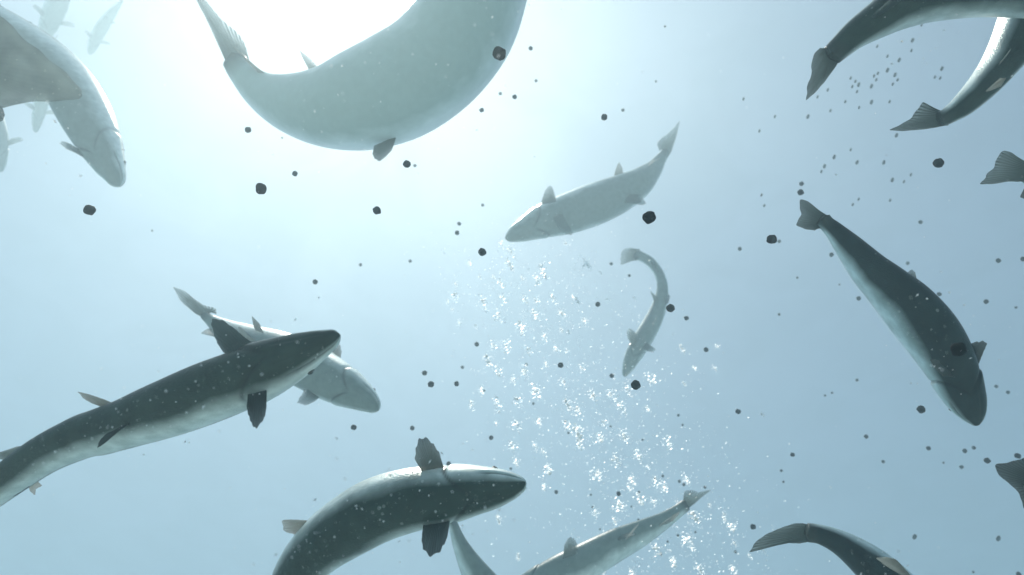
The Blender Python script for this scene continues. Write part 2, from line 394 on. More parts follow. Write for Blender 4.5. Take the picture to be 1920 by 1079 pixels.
tag(haze, 'pale blue sunlit water filling the whole view', 'water', None, 'stuff')

sm_, st_, so_ = newmat('shaft_tint_surface')
tc_ = N(st_, 'ShaderNodeTexCoord'); n_ = N(st_, 'ShaderNodeTexNoise'); n_.inputs['Scale'].default_value = .9; n_.inputs['Detail'].default_value = 2; n_.inputs['Distortion'].default_value = .6
st_.links.new(tc_.outputs['Object'], n_.inputs[0]); r_ = ramp(st_, n_.outputs[0], [(.38, (.86, .88, .89)), (.62, (1, 1, 1))])  # patchy tint added on the water surface to break sunlight into shafts
tr_ = N(st_, 'ShaderNodeBsdfTransparent'); st_.links.new(r_.outputs[0], tr_.inputs[0]); st_.links.new(tr_.outputs[0], so_.inputs[0])
V = []; Fc = []; G = 90
for i in range(G + 1):
    for j in range(G + 1):
        x, y = -34 + 70 * i / G, -34 + 72 * j / G
        V.append(Vector((x, y, 6.55 + .05 * noise.noise(Vector((x * .7, y * .7, 0))) + .02 * noise.noise(Vector((x * 2.3, y * 2.3, 4))))))
for i in range(G):
    for j in range(G): Fc.append((i * (G + 1) + j, (i + 1) * (G + 1) + j, (i + 1) * (G + 1) + j + 1, i * (G + 1) + j + 1))
ws = mesh_obj('water_surface', V, Fc, sm_); tag(ws, kind='structure')

gm, gt, go = newmat('bounce_sand'); gb = N(gt, 'ShaderNodeBsdfPrincipled'); gc = N(gt, 'ShaderNodeTexCoord')  # unseen pale floor, added to bounce light up onto the flanks
gn = N(gt, 'ShaderNodeTexNoise'); gn.inputs['Scale'].default_value = 1.5; gn.inputs['Detail'].default_value = 9; gt.links.new(gc.outputs['Object'], gn.inputs[0])
gr = ramp(gt, gn.outputs[0], [(.3, (.42, .46, .44)), (.7, (.56, .62, .60))]); gt.links.new(gr.outputs[0], gb.inputs['Base Color']); gb.inputs['Roughness'].default_value = .95
gt.links.new(gb.outputs[0], go.inputs[0]); V = []; Fc = []; G = 120
for i in range(G + 1):
    for j in range(G + 1):
        x, y = -29 + 58 * i / G, -29 + 62 * j / G
        V.append(Vector((x, y, -2.4 + .12 * noise.noise(Vector((x * .4, y * .4, 9))) + .03 * math.sin(x * 5 + 2 * noise.noise(Vector((x * .5, y * .5, 1)))))))
for i in range(G):
    for j in range(G): Fc.append((i * (G + 1) + j, (i + 1) * (G + 1) + j, (i + 1) * (G + 1) + j + 1, i * (G + 1) + j + 1))
tag(mesh_obj('unseen_bounce_floor', V, Fc, gm), kind='structure')

# ------------------------------------------------------------------ the fish
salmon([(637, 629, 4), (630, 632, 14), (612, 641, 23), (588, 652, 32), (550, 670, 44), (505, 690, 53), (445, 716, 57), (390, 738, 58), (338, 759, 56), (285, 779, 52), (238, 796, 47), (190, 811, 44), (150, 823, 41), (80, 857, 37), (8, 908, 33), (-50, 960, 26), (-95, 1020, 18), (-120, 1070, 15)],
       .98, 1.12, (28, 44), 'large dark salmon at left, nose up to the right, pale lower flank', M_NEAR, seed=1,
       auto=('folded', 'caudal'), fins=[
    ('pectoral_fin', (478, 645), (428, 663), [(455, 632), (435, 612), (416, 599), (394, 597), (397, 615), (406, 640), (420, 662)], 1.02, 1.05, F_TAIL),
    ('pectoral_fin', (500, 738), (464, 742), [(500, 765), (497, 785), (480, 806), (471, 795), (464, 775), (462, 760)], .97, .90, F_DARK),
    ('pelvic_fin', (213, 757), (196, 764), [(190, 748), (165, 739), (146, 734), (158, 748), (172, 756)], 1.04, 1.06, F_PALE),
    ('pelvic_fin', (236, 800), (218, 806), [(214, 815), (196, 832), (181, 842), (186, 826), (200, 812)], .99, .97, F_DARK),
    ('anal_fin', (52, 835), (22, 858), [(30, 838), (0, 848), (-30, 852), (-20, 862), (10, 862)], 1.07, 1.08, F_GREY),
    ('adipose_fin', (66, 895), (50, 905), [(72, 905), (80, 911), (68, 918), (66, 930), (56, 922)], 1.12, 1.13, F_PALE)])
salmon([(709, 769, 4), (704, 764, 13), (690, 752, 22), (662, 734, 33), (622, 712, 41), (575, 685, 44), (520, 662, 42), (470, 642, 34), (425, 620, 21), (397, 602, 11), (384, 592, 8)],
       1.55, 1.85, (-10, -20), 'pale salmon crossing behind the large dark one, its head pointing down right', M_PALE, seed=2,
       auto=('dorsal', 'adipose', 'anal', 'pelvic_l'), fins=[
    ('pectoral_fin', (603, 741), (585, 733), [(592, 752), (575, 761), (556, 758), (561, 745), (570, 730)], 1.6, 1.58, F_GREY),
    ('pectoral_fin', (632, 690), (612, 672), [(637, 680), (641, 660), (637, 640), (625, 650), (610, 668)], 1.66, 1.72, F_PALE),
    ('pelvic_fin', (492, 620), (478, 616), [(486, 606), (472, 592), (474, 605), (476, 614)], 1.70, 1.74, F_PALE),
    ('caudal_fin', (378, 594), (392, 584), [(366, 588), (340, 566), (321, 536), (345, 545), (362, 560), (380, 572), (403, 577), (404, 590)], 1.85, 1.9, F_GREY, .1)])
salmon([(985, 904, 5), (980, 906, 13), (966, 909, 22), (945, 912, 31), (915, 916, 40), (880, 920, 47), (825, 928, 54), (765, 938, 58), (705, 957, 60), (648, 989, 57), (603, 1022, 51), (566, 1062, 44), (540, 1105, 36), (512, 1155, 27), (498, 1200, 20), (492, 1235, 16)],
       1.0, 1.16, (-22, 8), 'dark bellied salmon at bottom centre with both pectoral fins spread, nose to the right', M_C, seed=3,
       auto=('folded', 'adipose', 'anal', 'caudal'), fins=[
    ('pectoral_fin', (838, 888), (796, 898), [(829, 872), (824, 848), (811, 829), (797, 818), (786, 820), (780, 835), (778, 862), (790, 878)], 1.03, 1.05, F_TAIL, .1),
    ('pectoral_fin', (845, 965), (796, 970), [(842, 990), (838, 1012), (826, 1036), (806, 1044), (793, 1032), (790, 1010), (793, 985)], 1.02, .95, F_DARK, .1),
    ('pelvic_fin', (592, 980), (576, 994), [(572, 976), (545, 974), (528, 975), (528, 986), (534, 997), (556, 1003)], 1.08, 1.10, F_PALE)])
salmon([(1075, 1340, 4), (1062, 1320, 18), (1040, 1285, 32), (1000, 1230, 40), (950, 1165, 38), (915, 1110, 31), (885, 1065, 23), (862, 1020, 14), (850, 985, 9), (846, 972, 8)],
       1.35, 1.5, (20, 30), 'salmon mostly below the bottom edge, its tail rising behind a pectoral fin', M_PALE, seed=4,
       auto=('dorsal', 'pectoral'), fins=[
    ('caudal_fin', (852, 975), (840, 976), [(858, 965), (862, 940), (850, 946), (838, 945), (824, 940), (832, 962)], 1.5, 1.53)])
salmon([(950, 1116, 4), (957, 1112, 11), (975, 1103, 18), (1012, 1088, 25), (1055, 1070, 30), (1100, 1052, 32), (1150, 1026, 29), (1200, 1002, 23), (1240, 980, 16), (1268, 961, 12), (1285, 948, 11)],
       1.75, 1.95, (-25, -35), 'slim salmon right of bottom centre with white upper edge and tail raised', M_PALE, seed=5,
       auto=('dorsal', 'adipose', 'pectoral_l', 'pelvic_l'), fins=[
    ('pectoral_fin', (1056, 1044), (1080, 1036), [(1058, 1022), (1066, 1008), (1074, 1006), (1082, 1018), (1084, 1030)], 1.74, 1.76, F_GREY),
    ('pelvic_fin', (1196, 985), (1180, 1003), [(1192, 992), (1180, 1008), (1172, 1014), (1174, 1004)], 1.78, 1.72, F_PALE),
    ('anal_fin', (1240, 985), (1256, 972), [(1248, 984), (1262, 978), (1274, 964), (1276, 958), (1262, 966)], 1.80, 1.78, F_PALE),
    ('caudal_fin', (1293, 952), (1279, 943), [(1304, 944), (1322, 928), (1336, 918), (1322, 920), (1308, 924), (1296, 919), (1281, 921), (1279, 934)], 1.95, 2.0, F_GREY, .12)])
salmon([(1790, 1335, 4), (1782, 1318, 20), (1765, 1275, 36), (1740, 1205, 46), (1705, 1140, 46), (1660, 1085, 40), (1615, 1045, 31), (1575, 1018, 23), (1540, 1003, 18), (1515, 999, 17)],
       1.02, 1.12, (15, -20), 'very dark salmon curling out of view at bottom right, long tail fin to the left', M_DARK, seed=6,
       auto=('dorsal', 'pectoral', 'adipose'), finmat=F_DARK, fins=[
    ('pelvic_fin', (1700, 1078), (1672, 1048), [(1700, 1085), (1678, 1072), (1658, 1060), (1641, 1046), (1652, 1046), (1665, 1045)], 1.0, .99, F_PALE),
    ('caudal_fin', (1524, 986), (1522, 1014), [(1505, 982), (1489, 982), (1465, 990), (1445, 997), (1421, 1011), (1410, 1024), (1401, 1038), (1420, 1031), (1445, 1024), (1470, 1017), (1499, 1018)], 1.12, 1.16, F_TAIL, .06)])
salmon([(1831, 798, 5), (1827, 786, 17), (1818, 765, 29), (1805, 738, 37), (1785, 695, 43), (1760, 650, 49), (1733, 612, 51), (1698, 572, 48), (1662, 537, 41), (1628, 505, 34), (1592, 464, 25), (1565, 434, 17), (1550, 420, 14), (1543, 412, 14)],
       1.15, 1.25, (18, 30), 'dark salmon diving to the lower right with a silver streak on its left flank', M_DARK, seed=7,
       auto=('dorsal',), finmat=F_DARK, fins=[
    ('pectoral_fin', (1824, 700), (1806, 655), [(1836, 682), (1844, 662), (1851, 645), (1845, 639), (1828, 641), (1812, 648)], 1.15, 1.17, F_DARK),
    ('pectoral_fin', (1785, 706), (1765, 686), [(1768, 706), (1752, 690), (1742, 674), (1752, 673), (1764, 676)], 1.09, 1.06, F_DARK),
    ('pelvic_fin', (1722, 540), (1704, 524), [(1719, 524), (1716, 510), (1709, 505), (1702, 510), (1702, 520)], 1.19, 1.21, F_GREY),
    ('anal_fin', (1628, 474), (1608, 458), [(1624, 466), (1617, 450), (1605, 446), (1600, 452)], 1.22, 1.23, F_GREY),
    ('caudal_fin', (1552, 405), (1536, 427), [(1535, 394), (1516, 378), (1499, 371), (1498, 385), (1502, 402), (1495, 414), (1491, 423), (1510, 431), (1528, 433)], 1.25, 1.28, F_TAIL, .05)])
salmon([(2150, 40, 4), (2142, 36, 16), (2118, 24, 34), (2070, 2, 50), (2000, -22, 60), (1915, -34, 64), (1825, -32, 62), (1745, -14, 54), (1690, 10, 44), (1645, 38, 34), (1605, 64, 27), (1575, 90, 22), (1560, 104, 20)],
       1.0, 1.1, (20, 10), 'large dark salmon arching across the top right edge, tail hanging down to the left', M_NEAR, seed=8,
       auto=('dorsal', 'pectoral', 'pelvic_l', 'adipose', 'anal'), fins=[
    ('caudal_fin', (1548, 92), (1572, 116), [(1538, 90), (1526, 101), (1520, 125), (1521, 145), (1513, 158), (1509, 191), (1525, 178), (1543, 158), (1562, 132)], 1.1, 1.13, F_TAIL, .06)])
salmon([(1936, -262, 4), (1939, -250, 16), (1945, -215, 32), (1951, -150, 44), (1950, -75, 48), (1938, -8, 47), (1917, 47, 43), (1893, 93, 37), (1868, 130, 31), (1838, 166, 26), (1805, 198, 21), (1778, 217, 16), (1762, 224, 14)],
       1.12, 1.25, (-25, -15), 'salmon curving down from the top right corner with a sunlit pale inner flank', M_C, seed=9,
       auto=('dorsal', 'pectoral', 'adipose'), fins=[
    ('pelvic_fin', (1880, 148), (1870, 165), [(1876, 146), (1862, 158), (1850, 168), (1846, 173), (1856, 171)], 1.12, 1.10, F_PALE),
    ('anal_fin', (1894, 94), (1880, 112), [(1894, 96), (1886, 108), (1876, 120), (1872, 124), (1876, 114)], 1.13, 1.11, F_PALE),
    ('caudal_fin', (1768, 209), (1772, 236), [(1758, 211), (1745, 202), (1731, 189), (1722, 200), (1708, 222), (1688, 234), (1664, 245), (1690, 247), (1730, 244), (1755, 240)], 1.25, 1.28, F_TAIL, .06)])
salmon([(2300, 520, 4), (2285, 508, 18), (2240, 480, 36), (2180, 445, 45), (2110, 410, 44), (2040, 382, 34), (1975, 355, 23), (1935, 332, 17), (1918, 322, 16)],
       1.2, 1.3, (30, 10), 'salmon off the right edge, only its forked tail fin in view beside the diving fish', M_DARK, seed=10,
       auto=('dorsal', 'pectoral', 'anal'), fins=[
    ('adipose_fin', (1945, 352), (1925, 345), [(1938, 366), (1922, 376), (1912, 370), (1918, 360)], 1.27, 1.27, F_DARK),
    ('caudal_fin', (1928, 306), (1918, 340), [(1912, 300), (1898, 286), (1882, 281), (1869, 294), (1863, 314), (1850, 326), (1834, 347), (1862, 346), (1890, 341), (1908, 342)], 1.28, 1.3, F_TAIL, .06)])
salmon([(2120, 1290, 4), (2112, 1275, 18), (2090, 1230, 36), (2060, 1160, 46), (2030, 1090, 44), (1995, 1020, 36), (1965, 960, 27), (1948, 920, 22), (1940, 902, 22)],
       .95, 1.02, (30, 20), 'blue grey salmon off the lower right edge, one broad tail fin corner in view', M_DARK, seed=11,
       auto=('dorsal', 'pectoral', 'anal'), finmat=F_DARK, fins=[
    ('caudal_fin', (1956, 890), (1930, 922), [(1950, 862), (1940, 852), (1920, 859), (1895, 866), (1878, 867), (1861, 869), (1868, 885), (1876, 896), (1893, 908), (1910, 925), (1919, 957), (1930, 950)], 1.02, 1.04, F_DARK, .05)])
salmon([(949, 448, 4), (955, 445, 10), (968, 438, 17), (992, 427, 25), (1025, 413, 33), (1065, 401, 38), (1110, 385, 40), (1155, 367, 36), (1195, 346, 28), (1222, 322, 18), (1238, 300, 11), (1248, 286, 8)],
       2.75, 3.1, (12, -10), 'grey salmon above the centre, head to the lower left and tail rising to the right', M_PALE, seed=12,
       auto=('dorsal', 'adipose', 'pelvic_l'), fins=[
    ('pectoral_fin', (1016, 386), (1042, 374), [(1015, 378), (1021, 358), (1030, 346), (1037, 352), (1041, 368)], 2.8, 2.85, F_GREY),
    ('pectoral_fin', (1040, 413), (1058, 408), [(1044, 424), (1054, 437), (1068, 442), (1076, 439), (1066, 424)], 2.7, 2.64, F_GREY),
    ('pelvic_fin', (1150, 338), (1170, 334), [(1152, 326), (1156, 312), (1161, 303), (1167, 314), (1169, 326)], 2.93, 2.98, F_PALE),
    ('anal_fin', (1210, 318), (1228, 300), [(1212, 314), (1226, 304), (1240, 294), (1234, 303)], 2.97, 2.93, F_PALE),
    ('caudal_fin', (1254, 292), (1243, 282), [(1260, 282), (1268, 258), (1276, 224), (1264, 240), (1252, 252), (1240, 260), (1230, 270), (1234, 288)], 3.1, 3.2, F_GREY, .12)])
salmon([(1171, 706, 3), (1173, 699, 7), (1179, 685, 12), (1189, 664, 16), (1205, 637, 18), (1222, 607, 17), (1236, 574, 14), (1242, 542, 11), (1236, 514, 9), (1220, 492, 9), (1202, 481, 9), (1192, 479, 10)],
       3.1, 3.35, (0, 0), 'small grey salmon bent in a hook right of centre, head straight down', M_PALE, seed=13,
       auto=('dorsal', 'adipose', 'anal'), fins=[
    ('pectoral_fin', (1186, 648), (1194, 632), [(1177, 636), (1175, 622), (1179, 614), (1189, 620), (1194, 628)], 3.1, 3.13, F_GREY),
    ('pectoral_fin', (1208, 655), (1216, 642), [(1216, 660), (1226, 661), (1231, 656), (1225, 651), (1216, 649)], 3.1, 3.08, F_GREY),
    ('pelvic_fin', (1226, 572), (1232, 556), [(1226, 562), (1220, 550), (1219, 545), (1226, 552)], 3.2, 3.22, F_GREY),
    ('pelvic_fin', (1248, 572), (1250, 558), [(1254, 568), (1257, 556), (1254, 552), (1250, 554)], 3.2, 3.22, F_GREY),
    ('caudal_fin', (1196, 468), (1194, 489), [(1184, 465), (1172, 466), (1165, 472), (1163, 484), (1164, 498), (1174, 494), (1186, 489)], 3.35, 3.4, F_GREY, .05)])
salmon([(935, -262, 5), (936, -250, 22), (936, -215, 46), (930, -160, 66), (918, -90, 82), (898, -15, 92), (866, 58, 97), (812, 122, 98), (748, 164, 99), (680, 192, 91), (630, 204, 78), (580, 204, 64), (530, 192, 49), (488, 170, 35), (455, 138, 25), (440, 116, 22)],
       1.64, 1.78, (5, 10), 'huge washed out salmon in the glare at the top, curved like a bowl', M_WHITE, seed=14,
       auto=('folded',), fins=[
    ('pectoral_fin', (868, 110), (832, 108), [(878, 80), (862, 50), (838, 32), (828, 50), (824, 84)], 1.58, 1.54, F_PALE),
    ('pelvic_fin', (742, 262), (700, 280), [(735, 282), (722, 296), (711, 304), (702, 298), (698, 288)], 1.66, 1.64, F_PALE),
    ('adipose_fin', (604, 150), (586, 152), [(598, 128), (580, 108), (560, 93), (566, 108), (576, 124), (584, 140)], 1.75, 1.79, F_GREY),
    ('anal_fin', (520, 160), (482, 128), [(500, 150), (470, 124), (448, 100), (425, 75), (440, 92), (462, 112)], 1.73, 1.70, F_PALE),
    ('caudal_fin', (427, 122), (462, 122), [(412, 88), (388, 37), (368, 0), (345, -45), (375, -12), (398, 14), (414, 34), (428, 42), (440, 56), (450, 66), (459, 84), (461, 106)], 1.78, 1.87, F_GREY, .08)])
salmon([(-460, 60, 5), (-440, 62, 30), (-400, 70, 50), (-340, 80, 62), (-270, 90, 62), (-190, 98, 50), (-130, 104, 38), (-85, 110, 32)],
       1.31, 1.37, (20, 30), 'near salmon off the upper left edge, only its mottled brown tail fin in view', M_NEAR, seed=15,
       auto=('dorsal', 'pectoral'), fins=[
    ('caudal_fin', (-95, 78), (-95, 142), [(-50, 20), (0, 26), (45, 68), (90, 108), (130, 138), (159, 166), (160, 182), (148, 190), (110, 191), (56, 192), (22, 196), (0, 210), (-30, 190)], 1.37, 1.42, F_WORN, .03),
    ('anal_fin', (-150, 150), (-60, 150), [(-100, 220), (-40, 240), (0, 232), (14, 222), (10, 208), (-10, 180)], 1.35, 1.34, F_DARK)])
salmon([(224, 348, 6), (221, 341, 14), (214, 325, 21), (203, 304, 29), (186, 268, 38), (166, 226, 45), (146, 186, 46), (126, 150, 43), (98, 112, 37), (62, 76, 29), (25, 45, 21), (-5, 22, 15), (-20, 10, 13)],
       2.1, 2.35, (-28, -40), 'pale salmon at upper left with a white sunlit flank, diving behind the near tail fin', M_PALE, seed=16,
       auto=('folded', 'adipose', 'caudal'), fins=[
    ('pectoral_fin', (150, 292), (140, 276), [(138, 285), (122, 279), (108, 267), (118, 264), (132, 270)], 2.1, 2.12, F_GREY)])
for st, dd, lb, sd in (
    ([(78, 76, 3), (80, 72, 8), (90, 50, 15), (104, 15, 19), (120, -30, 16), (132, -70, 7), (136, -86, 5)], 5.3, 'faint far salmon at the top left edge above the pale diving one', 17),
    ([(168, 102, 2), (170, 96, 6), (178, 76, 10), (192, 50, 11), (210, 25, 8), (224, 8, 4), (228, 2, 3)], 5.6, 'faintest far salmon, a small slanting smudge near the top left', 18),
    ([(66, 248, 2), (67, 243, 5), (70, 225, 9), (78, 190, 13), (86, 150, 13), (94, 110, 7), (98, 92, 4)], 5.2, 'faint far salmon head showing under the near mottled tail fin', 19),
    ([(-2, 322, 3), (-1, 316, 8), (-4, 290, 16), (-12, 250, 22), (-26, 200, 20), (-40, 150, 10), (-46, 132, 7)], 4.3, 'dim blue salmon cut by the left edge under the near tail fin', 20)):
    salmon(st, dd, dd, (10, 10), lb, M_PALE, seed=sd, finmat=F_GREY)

# ------------------------------------------------------------------ feed pellets
def pellet_mesh(seed, el_=1.0):
    V = []; Fc = []; n, m = 18, 12
    for i in range(m + 1):
        for j in range(n):
            p = math.pi * i / m; q = 2 * math.pi * j / n
            d = Vector((math.sin(p) * math.cos(q), math.sin(p) * math.sin(q), math.cos(p)))
            s = (abs(d.x) ** 2.6 + abs(d.y) ** 2.6 + abs(d.z) ** 2.6) ** (-1 / 2.6)
            s *= 1 + .16 * noise.noise(d * 1.6 + Vector((seed * 5, 0, 0))) + .05 * noise.noise(d * 5 + Vector((seed, 3, 0)))
            v = d * s; v.z *= el_; V.append(v)
    for i in range(m):
        for j in range(n): Fc.append((i * n + j, (i + 1) * n + j, (i + 1) * n + (j + 1) % n, i * n + (j + 1) % n))
    me = bpy.data.meshes.new('pellet'); me.from_pydata(V, [], Fc); me.polygons.foreach_set('use_smooth', [True] * len(Fc))
    me.materials.append(M_PELLET); return me
PM = [pellet_mesh(k) for k in range(6)] + [pellet_mesh(9 + k, 1.7) for k in range(3)]
def pellet(x, y, r, label, group, long=False):
    d = min(2.9, max(.55, 8.6 / r)) if r < 13 else .50; o = bpy.data.objects.new('feed_pellet', random.choice(PM[6:] if long else PM[:6])); C.objects.link(o)
    o.location = at(x, y, d); s = r * d / FPX * .98; o.scale = (s,) * 3
    o.rotation_euler = (random.uniform(0, 6), random.uniform(0, 6), random.uniform(0, 6)) if not long else (PITCH + random.uniform(.0, .5), .5 + random.uniform(-.1, .1), 0)
    tag(o, label, 'pellet', group)
G1 = 'dark feed pellets sinking through the water'
BIG = [(1797, 655, 13, 'largest black pellet, bright rimmed, in front of the diving right hand salmon'),
 (1217, 408, 11.5, 'big black pellet beside the tail of the grey salmon above centre'),
 (936, 101, 12, 'big grey pellet at the right edge of the huge glare washed salmon'),
 (489, 354, 10, 'big oval pellet below the left part of the huge bowl shaped salmon'),
 (168, 394, 9.5, 'big pellet below the pale diving salmon at upper left'),
 (1447, 449, 8.5, 'big round pellet left of the tail of the diving right hand salmon'),
 (1760, 306, 8.5, 'black wedge shaped pellet between the curving salmon and the right edge tail'),
 (1192, 722, 8.5, 'black pellet just under the nose of the small hooked salmon'),
 (763, 308, 6.8, 'grey pellet just right of the lowest fin of the huge salmon'),
 (707, 395, 7.2, 'oval pellet in the light shafts below the huge salmon'),
 (904, 473, 7, 'teardrop pellet left of the nose of the grey salmon above centre'),
 (1257, 578, 7.2, 'black pellet touching the back of the small hooked salmon'),
 (1727, 768, 6.8, 'round pellet left of the snout of the diving right hand salmon'),
 (1133, 220, 5.8, 'pellet in open water above the grey salmon above centre'),
 (663, 802, 5, 'pellet under the head of the pale salmon that crosses behind'),
 (465, 244, 5.5, 'smudgy pellet left of the belly of the huge salmon'),
 (553, 326, 5, 'small grey pellet under the left belly of the huge salmon'),
 (591, 529, 4.5, 'lone pellet above the pale salmon that crosses behind'),
 (808, 721, 5.5, 'larger of the pellets right of the pale crossing head, lowest of a pair'),
 (796, 700, 4.5, 'smaller upper pellet of the pair right of the pale crossing head'),
 (856, 720, 4.5, 'oval pellet at the left edge of the bubbles'),
 (773, 803, 4.2, 'pellet above the raised pectoral fin at bottom centre'),
 (861, 420, 3.5, 'upper of two pellets left of the grey salmon nose'),
 (857, 437, 4.2, 'lower of two pellets left of the grey salmon nose'),
 (905, 385, 2.8, 'tiny pellet in the bright water left of the grey salmon'),
 (1051, 685, 5, 'oval pellet in the middle of the bubble column'),
 (1121, 571, 4.5, 'pellet left of the small hooked salmon at the bubbles edge'),
 (1147, 705, 4, 'small pellet left of the small hooked salmon snout'),
 (1146, 495, 3, 'small pellet left of the tail fin of the hooked salmon'),
 (1180, 517, 2.6, 'tiny pellet inside the bend of the hooked salmon tail'),
 (1287, 597, 4.2, 'pellet right of and below the black pellet on the hooked salmon back'),
 (1324, 656, 4.2, 'lone pellet in open water right of the hooked salmon'),
 (1384, 772, 4.5, 'lone pellet in open water right of the bubble column'),
 (1412, 988, 4.8, 'pellet above the tip of the long tail fin at bottom right'),
 (1501, 361, 5.5, 'round pellet just above the tail of the diving right hand salmon'),
 (1503, 345, 4, 'oval pellet on top of the round one above the diving tail'),
 (894, 646, 4, 'pale pellet on the left side of the bubble column'),
 (921, 821, 4, 'pellet above the head of the bottom centre salmon'),
 (841, 870, 4.2, 'pellet touching the back of the bottom centre salmon head'),
 (1043, 923, 3.5, 'pellet right of the bottom centre salmon snout'),
 (1160, 926, 4, 'pellet above the slim bottom salmon among bubbles'),
 (1624, 819, 3.6, 'pellet in the open water left of the diving snout, lower one'),
 (1486, 853, 3.8, 'pellet in open water well above the long tail fin'),
 (1851, 864, 5, 'pellet at the tip of the lower right tail fin'),
 (1908, 855, 5, 'pellet on top of the lower right tail fin'),
 (1872, 489, 4, 'pellet in open water near the right edge, left one of two'),
 (1918, 486, 4, 'pellet cut by the right edge of the view'),
 (1849, 566, 4, 'pellet in open water right of the diving salmon back'),
 (1610, 560, 3.8, 'pellet by the silver flank of the diving salmon'),
 (1559, 478, 3.8, 'pellet left of the diving salmon tail stalk'),
 (1726, 417, 3.5, 'pellet above the back of the diving salmon, highest one'),
 (1761, 552, 3.8, 'pellet close beside the back of the diving salmon')]
for x, y, r, l in BIG: pellet(x, y, r, l, G1)
SWARM = [(1728, 47), (1711, 76, 1), (1709, 95), (1686, 113, 1), (1645, 87), (1664, 106), (1664, 132, 1), (1646, 138), (1639, 143), (1643, 150), (1634, 162, 1), (1678, 141, 1), (1683, 150), (1674, 158), (1595, 147), (1604, 153), (1610, 159, 1), (1598, 163), (1607, 172), (1766, 129, 1), (1753, 145), (1763, 147), (1668, 191), (1634, 192, 1), (1585, 191), (1611, 202), (1557, 208), (1552, 169), (1533, 182), (1515, 219, 1), (1394, 186), (1453, 219), (1424, 246), (1681, 254, 1), (1595, 281), (1564, 295, 1), (1607, 305, 1), (1546, 312, 1), (1540, 322), (1657, 305, 1), (1673, 338, 1), (1708, 328), (1695, 341), (1610, 374), (1599, 384), (1669, 376), (1428, 366), (1433, 386)]
SWARM_LABELS = ['tiny streaked pellet in the dense knot under the arching top right salmon',
 'tiny streaked pellet at the right end of the top right swarm',
 'tiny streaked pellet between the two hanging top right tail fins',
 'tiny streaked pellet in the sparse part of the swarm above the diving salmon tail']
for s in SWARM:
    row = 0 if 1590 < s[0] < 1700 and s[1] < 180 else 1 if s[1] < 150 else 2 if s[1] < 225 else 3
    pellet(s[0], s[1], 2.5 if len(s) > 2 else 1.8, SWARM_LABELS[row], 'pellets swarming at top right', True)
FEW = [(995, 91, 3.8), (1005, 152, 2.8), (903, 207, 4), (938, 176, 3), (965, 182, 4.2), (1168, 207, 3), (1247, 50, 2), (1230, 153, 2), (778, 311, 3), (676, 497, 3), (769, 490, 3), (285, 433, 1.8), (529, 259, 1.8),
 (1461, 453, 3), (1387, 467, 3.4), (1495, 521, 2), (1461, 590, 2.4), (1574, 534, 1.6), (1607, 713, 2.5), (1702, 494, 3), (1905, 577, 2.2), (1560, 737, 2), (1547, 742, 2), (1428, 777, 1.8), (1741, 841, 3.8), (1809, 846, 3.8), (1826, 840, 3.2), (1803, 876, 3.4), (1656, 866, 3), (1465, 883, 2.4), (1469, 904, 2), (1868, 725, 3), (1890, 736, 3.2), (1769, 868, 1.8), (1825, 1073, 2), (1910, 1077, 4)]
LONE_LABELS = ['tiny lone pellet in the glare right of the huge salmon',
 'tiny lone pellet in the bright water under the huge salmon',
 'tiny lone pellet in open water left of the diving salmon',
 'tiny lone pellet in open water right of the diving salmon',
 'tiny lone pellet in open water below and left of the diving head',
 'tiny lone pellet in the water near the lower right tail fin']
for x, y, r in FEW:
    row = 0 if y < 330 and x > 850 else 1 if x < 860 else 2 if x < 1620 and y < 700 else 3 if y < 700 else 4 if x < 1700 else 5
    pellet(x, y, r, LONE_LABELS[row], 'tiny lone pellets in open water')
for x, y, r in [(867, 689, 3), (987, 684, 2.6), (1000, 757, 2.4), (908, 733, 2), (1272, 779, 2.4), (1205, 825, 2), (1280, 797, 2), (1228, 898, 2.5), (1243, 893, 2.5), (1274, 903, 2.8), (1282, 909, 2.8), (1322, 914, 2.6), (1108, 928, 2), (1184, 950, 1.8), (1197, 975, 2.2), (1198, 923, 2), (1271, 1004, 2.4), (1239, 1039, 2.6), (1252, 1016, 2), (1379, 1035, 2.6), (1304, 998, 2), (1125, 993, 1.8), (1111, 951, 2), (1060, 790, 2), (958, 879, 2.5), (1066, 812, 2.2), (1145, 800, 2), (940, 888, 2)]:
    pellet(x, y, r, 'tiny dark pellet in among the glinting bubbles', 'tiny pellets among the bubbles')
for x, y in [(1715, 1007), (1872, 1010)]: pellet(x, y, 3.2, 'thin grey flake %s of the two low in the empty lower right' % ('left' if x < 1800 else 'right'), 'flakes at lower right', True)

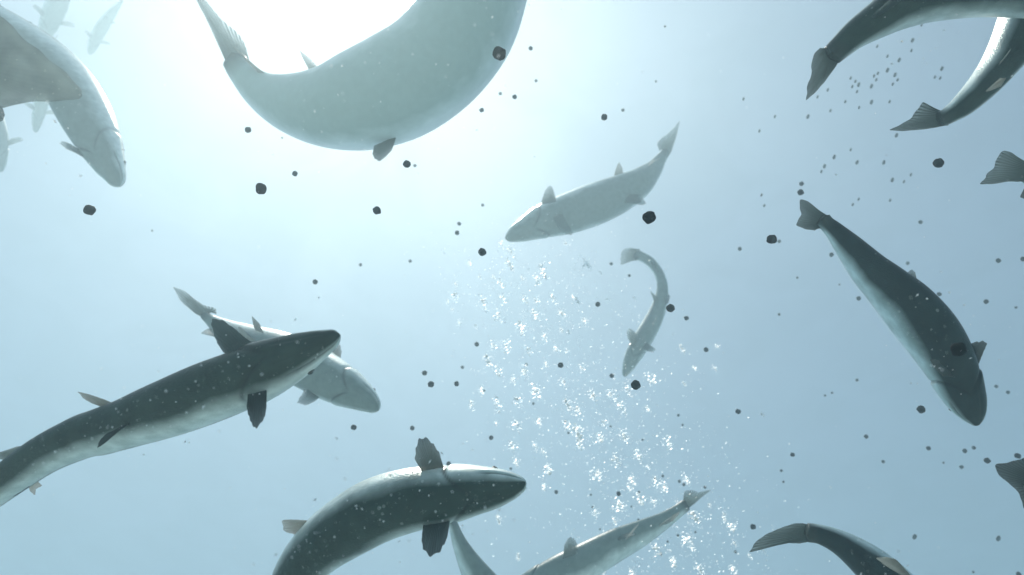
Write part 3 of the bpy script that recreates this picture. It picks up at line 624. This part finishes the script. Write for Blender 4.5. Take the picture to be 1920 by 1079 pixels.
# ------------------------------------------------------------------ glinting bubbles
def flake(V, Fc, c, n, s, asp, rnd):
    """a bent irregular shiny flake / bubble skin facing n"""
    u = n.orthogonal().normalized(); v = n.cross(u); q = rnd.uniform(0, 6.283); u, v = u * math.cos(q) + v * math.sin(q), v * math.cos(q) - u * math.sin(q)
    b = len(V); V.append(c + n * s * .22)
    for j in range(6):
        a_ = j * math.pi / 3 + rnd.uniform(-.3, .3); r = s * rnd.uniform(.6, 1.15)
        V.append(c + u * (math.cos(a_) * r * asp) + v * (math.sin(a_) * r))
    for j in range(6): Fc.append((b, b + 1 + j, b + 1 + (j + 1) % 6))
def cluster_mesh(seed):
    rnd = random.Random(seed); V = []; Fc = []; Z = Vector((0, 0, 1))
    stretch = rnd.uniform(.5, 1.0); n = rnd.randint(38, 68)
    for k in range(n):
        r = abs(rnd.gauss(0, .45)); q = rnd.uniform(0, 6.283)
        p = Vector((r * math.cos(q), r * math.sin(q) * stretch, rnd.gauss(0, .38)))
        nn = (Z + Vector((rnd.gauss(0, .25), rnd.gauss(0, .25), 0))).normalized() if k % 8 else Vector((rnd.gauss(0, 1), rnd.gauss(0, 1), rnd.gauss(0, 1))).normalized()
        s = rnd.uniform(.04, .13) * (1.7 if k < 5 else 1) * (1.25 - min(.9, r))
        flake(V, Fc, p, nn, max(s, .045), rnd.uniform(.7, 1.8), rnd)
    me = bpy.data.meshes.new('bubble_cluster'); me.from_pydata(V, [], Fc); me.polygons.foreach_set('use_smooth', [True] * len(Fc)); me.materials.append(M_GLINT); return me
CM = [cluster_mesh(k) for k in range(16)]
def half_dir(p): return (SUN - p.normalized()).normalized()
BUB = [(940, 458, 8), (958, 472, 10), (957, 498, 12), (1018, 510, 16), (1008, 526, 12), (1062, 457, 6), (1100, 494, 14), (881, 492, 7), (854, 533, 6), (853, 556, 10), (840, 567, 6), (848, 582, 5), (907, 568, 11), (940, 530, 9), (980, 523, 7), (945, 558, 9), (935, 595, 14), (984, 562, 9), (1005, 565, 8), (1036, 558, 12), (1002, 588, 12), (1054, 588, 10), (1074, 556, 6), (1083, 565, 8), (1097, 603, 9), (976, 613, 14), (861, 606, 6), (892, 612, 5), (924, 647, 10), (948, 648, 12), (1021, 632, 8), (1053, 619, 6), (1066, 622, 5), (990, 657, 9), (1042, 654, 7), (1062, 657, 5), (915, 677, 12), (933, 697, 12), (983, 697, 12), (962, 714, 7), (903, 731, 9), (1003, 733, 16), (1024, 684, 7), (884, 758, 11), (932, 755, 15), (970, 752, 11), (1056, 717, 9), (1112, 743, 12), (1065, 760, 12), (1085, 772, 12), (969, 798, 14), (1010, 790, 9), (930, 793, 5), (1133, 794, 9), (1126, 823, 12), (1085, 815, 16), (1064, 800, 10), (1086, 835, 12), (960, 838, 11), (1003, 838, 9), (1018, 847, 7), (1028, 881, 13), (968, 868, 9), (1020, 914, 8), (1170, 820, 11), (1156, 862, 13), (1197, 855, 11), (1121, 890, 14), (1184, 900, 12), (1179, 914, 7), (1251, 830, 12), (1223, 712, 13), (1176, 730, 10), (1214, 766, 7), (1341, 692, 7), (1280, 655, 9), (1146, 742, 11), (1163, 762, 11), (1228, 900, 9), (1288, 901, 10), (1245, 912, 10), (1160, 945, 14), (1200, 937, 13), (1226, 943, 9), (1116, 962, 7), (1152, 978, 9), (1304, 971, 13), (1245, 918, 7), (1289, 1015, 13), (1233, 1031, 13), (1263, 1055, 12), (1372, 990, 11), (1377, 1019, 7), (1430, 1030, 9), (1312, 1070, 12), (1375, 1070, 14), (1185, 1074, 10), (1358, 974, 9), (1358, 965, 6), (1128, 1079, 12), (1406, 1042, 7), (935, 975, 9), (972, 1045, 7), (1302, 690, 6), (1345, 650, 6), (1090, 690, 8), (1190, 560, 5), (1126, 512, 5), (1283, 720, 5), (1430, 777, 5), (1270, 946, 6), (1330, 948, 5), (1215, 875, 5), (900, 520, 5), (925, 520, 5)]
BUBBLE_LABELS = [
 ['glinting bubble cluster, left side of the column, beside the hooked salmon tail height',
  'glinting bubble cluster, middle of the column, under the nose of the grey centre salmon',
  'glinting bubble cluster between the column top and the hooked salmon tail'],
 ['glinting bubble cluster, left edge of the column, level with the hooked salmon body',
  'glinting bubble cluster, middle of the column, level with the hooked salmon body',
  'glinting bubble cluster, right edge of the column, beside the hooked salmon body'],
 ['glinting bubble cluster, left side of the column, between pale crossing head and hooked nose',
  'glinting bubble cluster, middle of the column, left below the hooked salmon nose',
  'glinting bubble cluster, right side of the column, just below the hooked salmon nose'],
 ['glinting bubble cluster above and right of the bottom centre salmon snout',
  'glinting bubble cluster, middle of the column, well above the slim salmon back',
  'glinting bubble cluster just above the raised tail of the slim salmon'],
 ['glinting bubble cluster between the bottom centre snout and the slim salmon',
  'glinting bubble cluster close along the upper edge of the slim salmon',
  'glinting bubble cluster between the slim salmon and the long bottom right tail fin']]
for x, y, s in BUB:
    d = random.uniform(1.9, 2.6) ; o = bpy.data.objects.new('bubble_cluster', random.choice(CM)); C.objects.link(o)
    o.location = at(x, y, d); o.scale = (s * 1.5 * d / FPX,) * 3; o.rotation_euler = (half_dir(o.location).to_track_quat('Z', 'Y') @ Euler((0, 0, random.uniform(0, 6.28))).to_quaternion()).to_euler()
    row = 0 if y < 560 else 1 if y < 700 else 2 if y < 800 else 3 if y < 910 else 4
    mid_x = 960 + 330 * (y - 460) / 640
    lb = BUBBLE_LABELS[row][0 if x < mid_x - 45 else 2 if x > mid_x + 45 else 1]
    tag(o, lb, 'bubbles', 'bubble clusters in the rising column')

def specks(name, pts, mat, label, cat):
    V = []; Fc = []
    for p, r in pts:
        b = len(V); ax = Vector((random.uniform(-1, 1), random.uniform(-1, 1), random.uniform(-1, 1))).normalized() * r * random.choice((1, 1, 1.8))
        o1 = ax.orthogonal().normalized() * r * .8; o2 = ax.cross(o1).normalized() * r * .8
        V += [p + ax, p + o1, p + o2, p - o1, p - o2, p - ax]
        Fc += [(b, b + 1, b + 2), (b, b + 2, b + 3), (b, b + 3, b + 4), (b, b + 4, b + 1), (b + 5, b + 2, b + 1), (b + 5, b + 3, b + 2), (b + 5, b + 4, b + 3), (b + 5, b + 1, b + 4)]
    o = mesh_obj(name, V, Fc, mat, None, None, True); tag(o, label, cat, None, 'stuff'); return o
pts = []
for k in range(3000):                                   # fine bubbles following the column
    t = random.random(); cx = 960 + 330 * t + random.gauss(0, 95 + 30 * t); cy = 460 + 640 * t + random.gauss(0, 40)
    d = random.uniform(1.6, 3.2); pts.append((at(cx, cy, d), random.uniform(.35, 1.0) * random.uniform(.5, 1) * d / FPX * 1.5))
V = []; Fc = []
for p, r in pts: flake(V, Fc, p, (half_dir(p) + Vector((random.gauss(0, .25), random.gauss(0, .25), random.gauss(0, .25)))).normalized(), r * 1.2, random.uniform(.7, 1.8), random)
fb = mesh_obj('fine_bubbles', V, Fc, M_GLINT); tag(fb, 'fine sparkling bubbles strewn through the rising column', 'bubbles', None, 'stuff')
pts = []
DK = [(560, 665, 50), (450, 715, 55), (340, 760, 55), (230, 800, 40), (110, 850, 35), (900, 920, 40), (800, 930, 50), (720, 950, 50), (640, 1000, 55), (570, 1050, 40), (1650, 1060, 40), (1720, 20, 60), (640, 220, 90), (790, 140, 90), (1750, 620, 60), (930, 30, 60), (120, 200, 60)]
for k in range(1700):                                   # plankton close to the lens
    q_ = random.choice(DK); sx, sy = (random.gauss(q_[0], q_[2]), random.gauss(q_[1], q_[2])) if k % 10 < 7 else (random.uniform(-60, 1980), random.uniform(-40, 1120))
    d = random.uniform(.3, .58); pts.append((at(sx, sy, d), (.45 + 2.2 * random.random() ** 5) * (1 if k % 10 < 7 else .6) * d / FPX * 1.1))
specks('drifting_particles', pts, M_BUB, 'tiny white particles drifting close by over the dark bellies', 'particles')
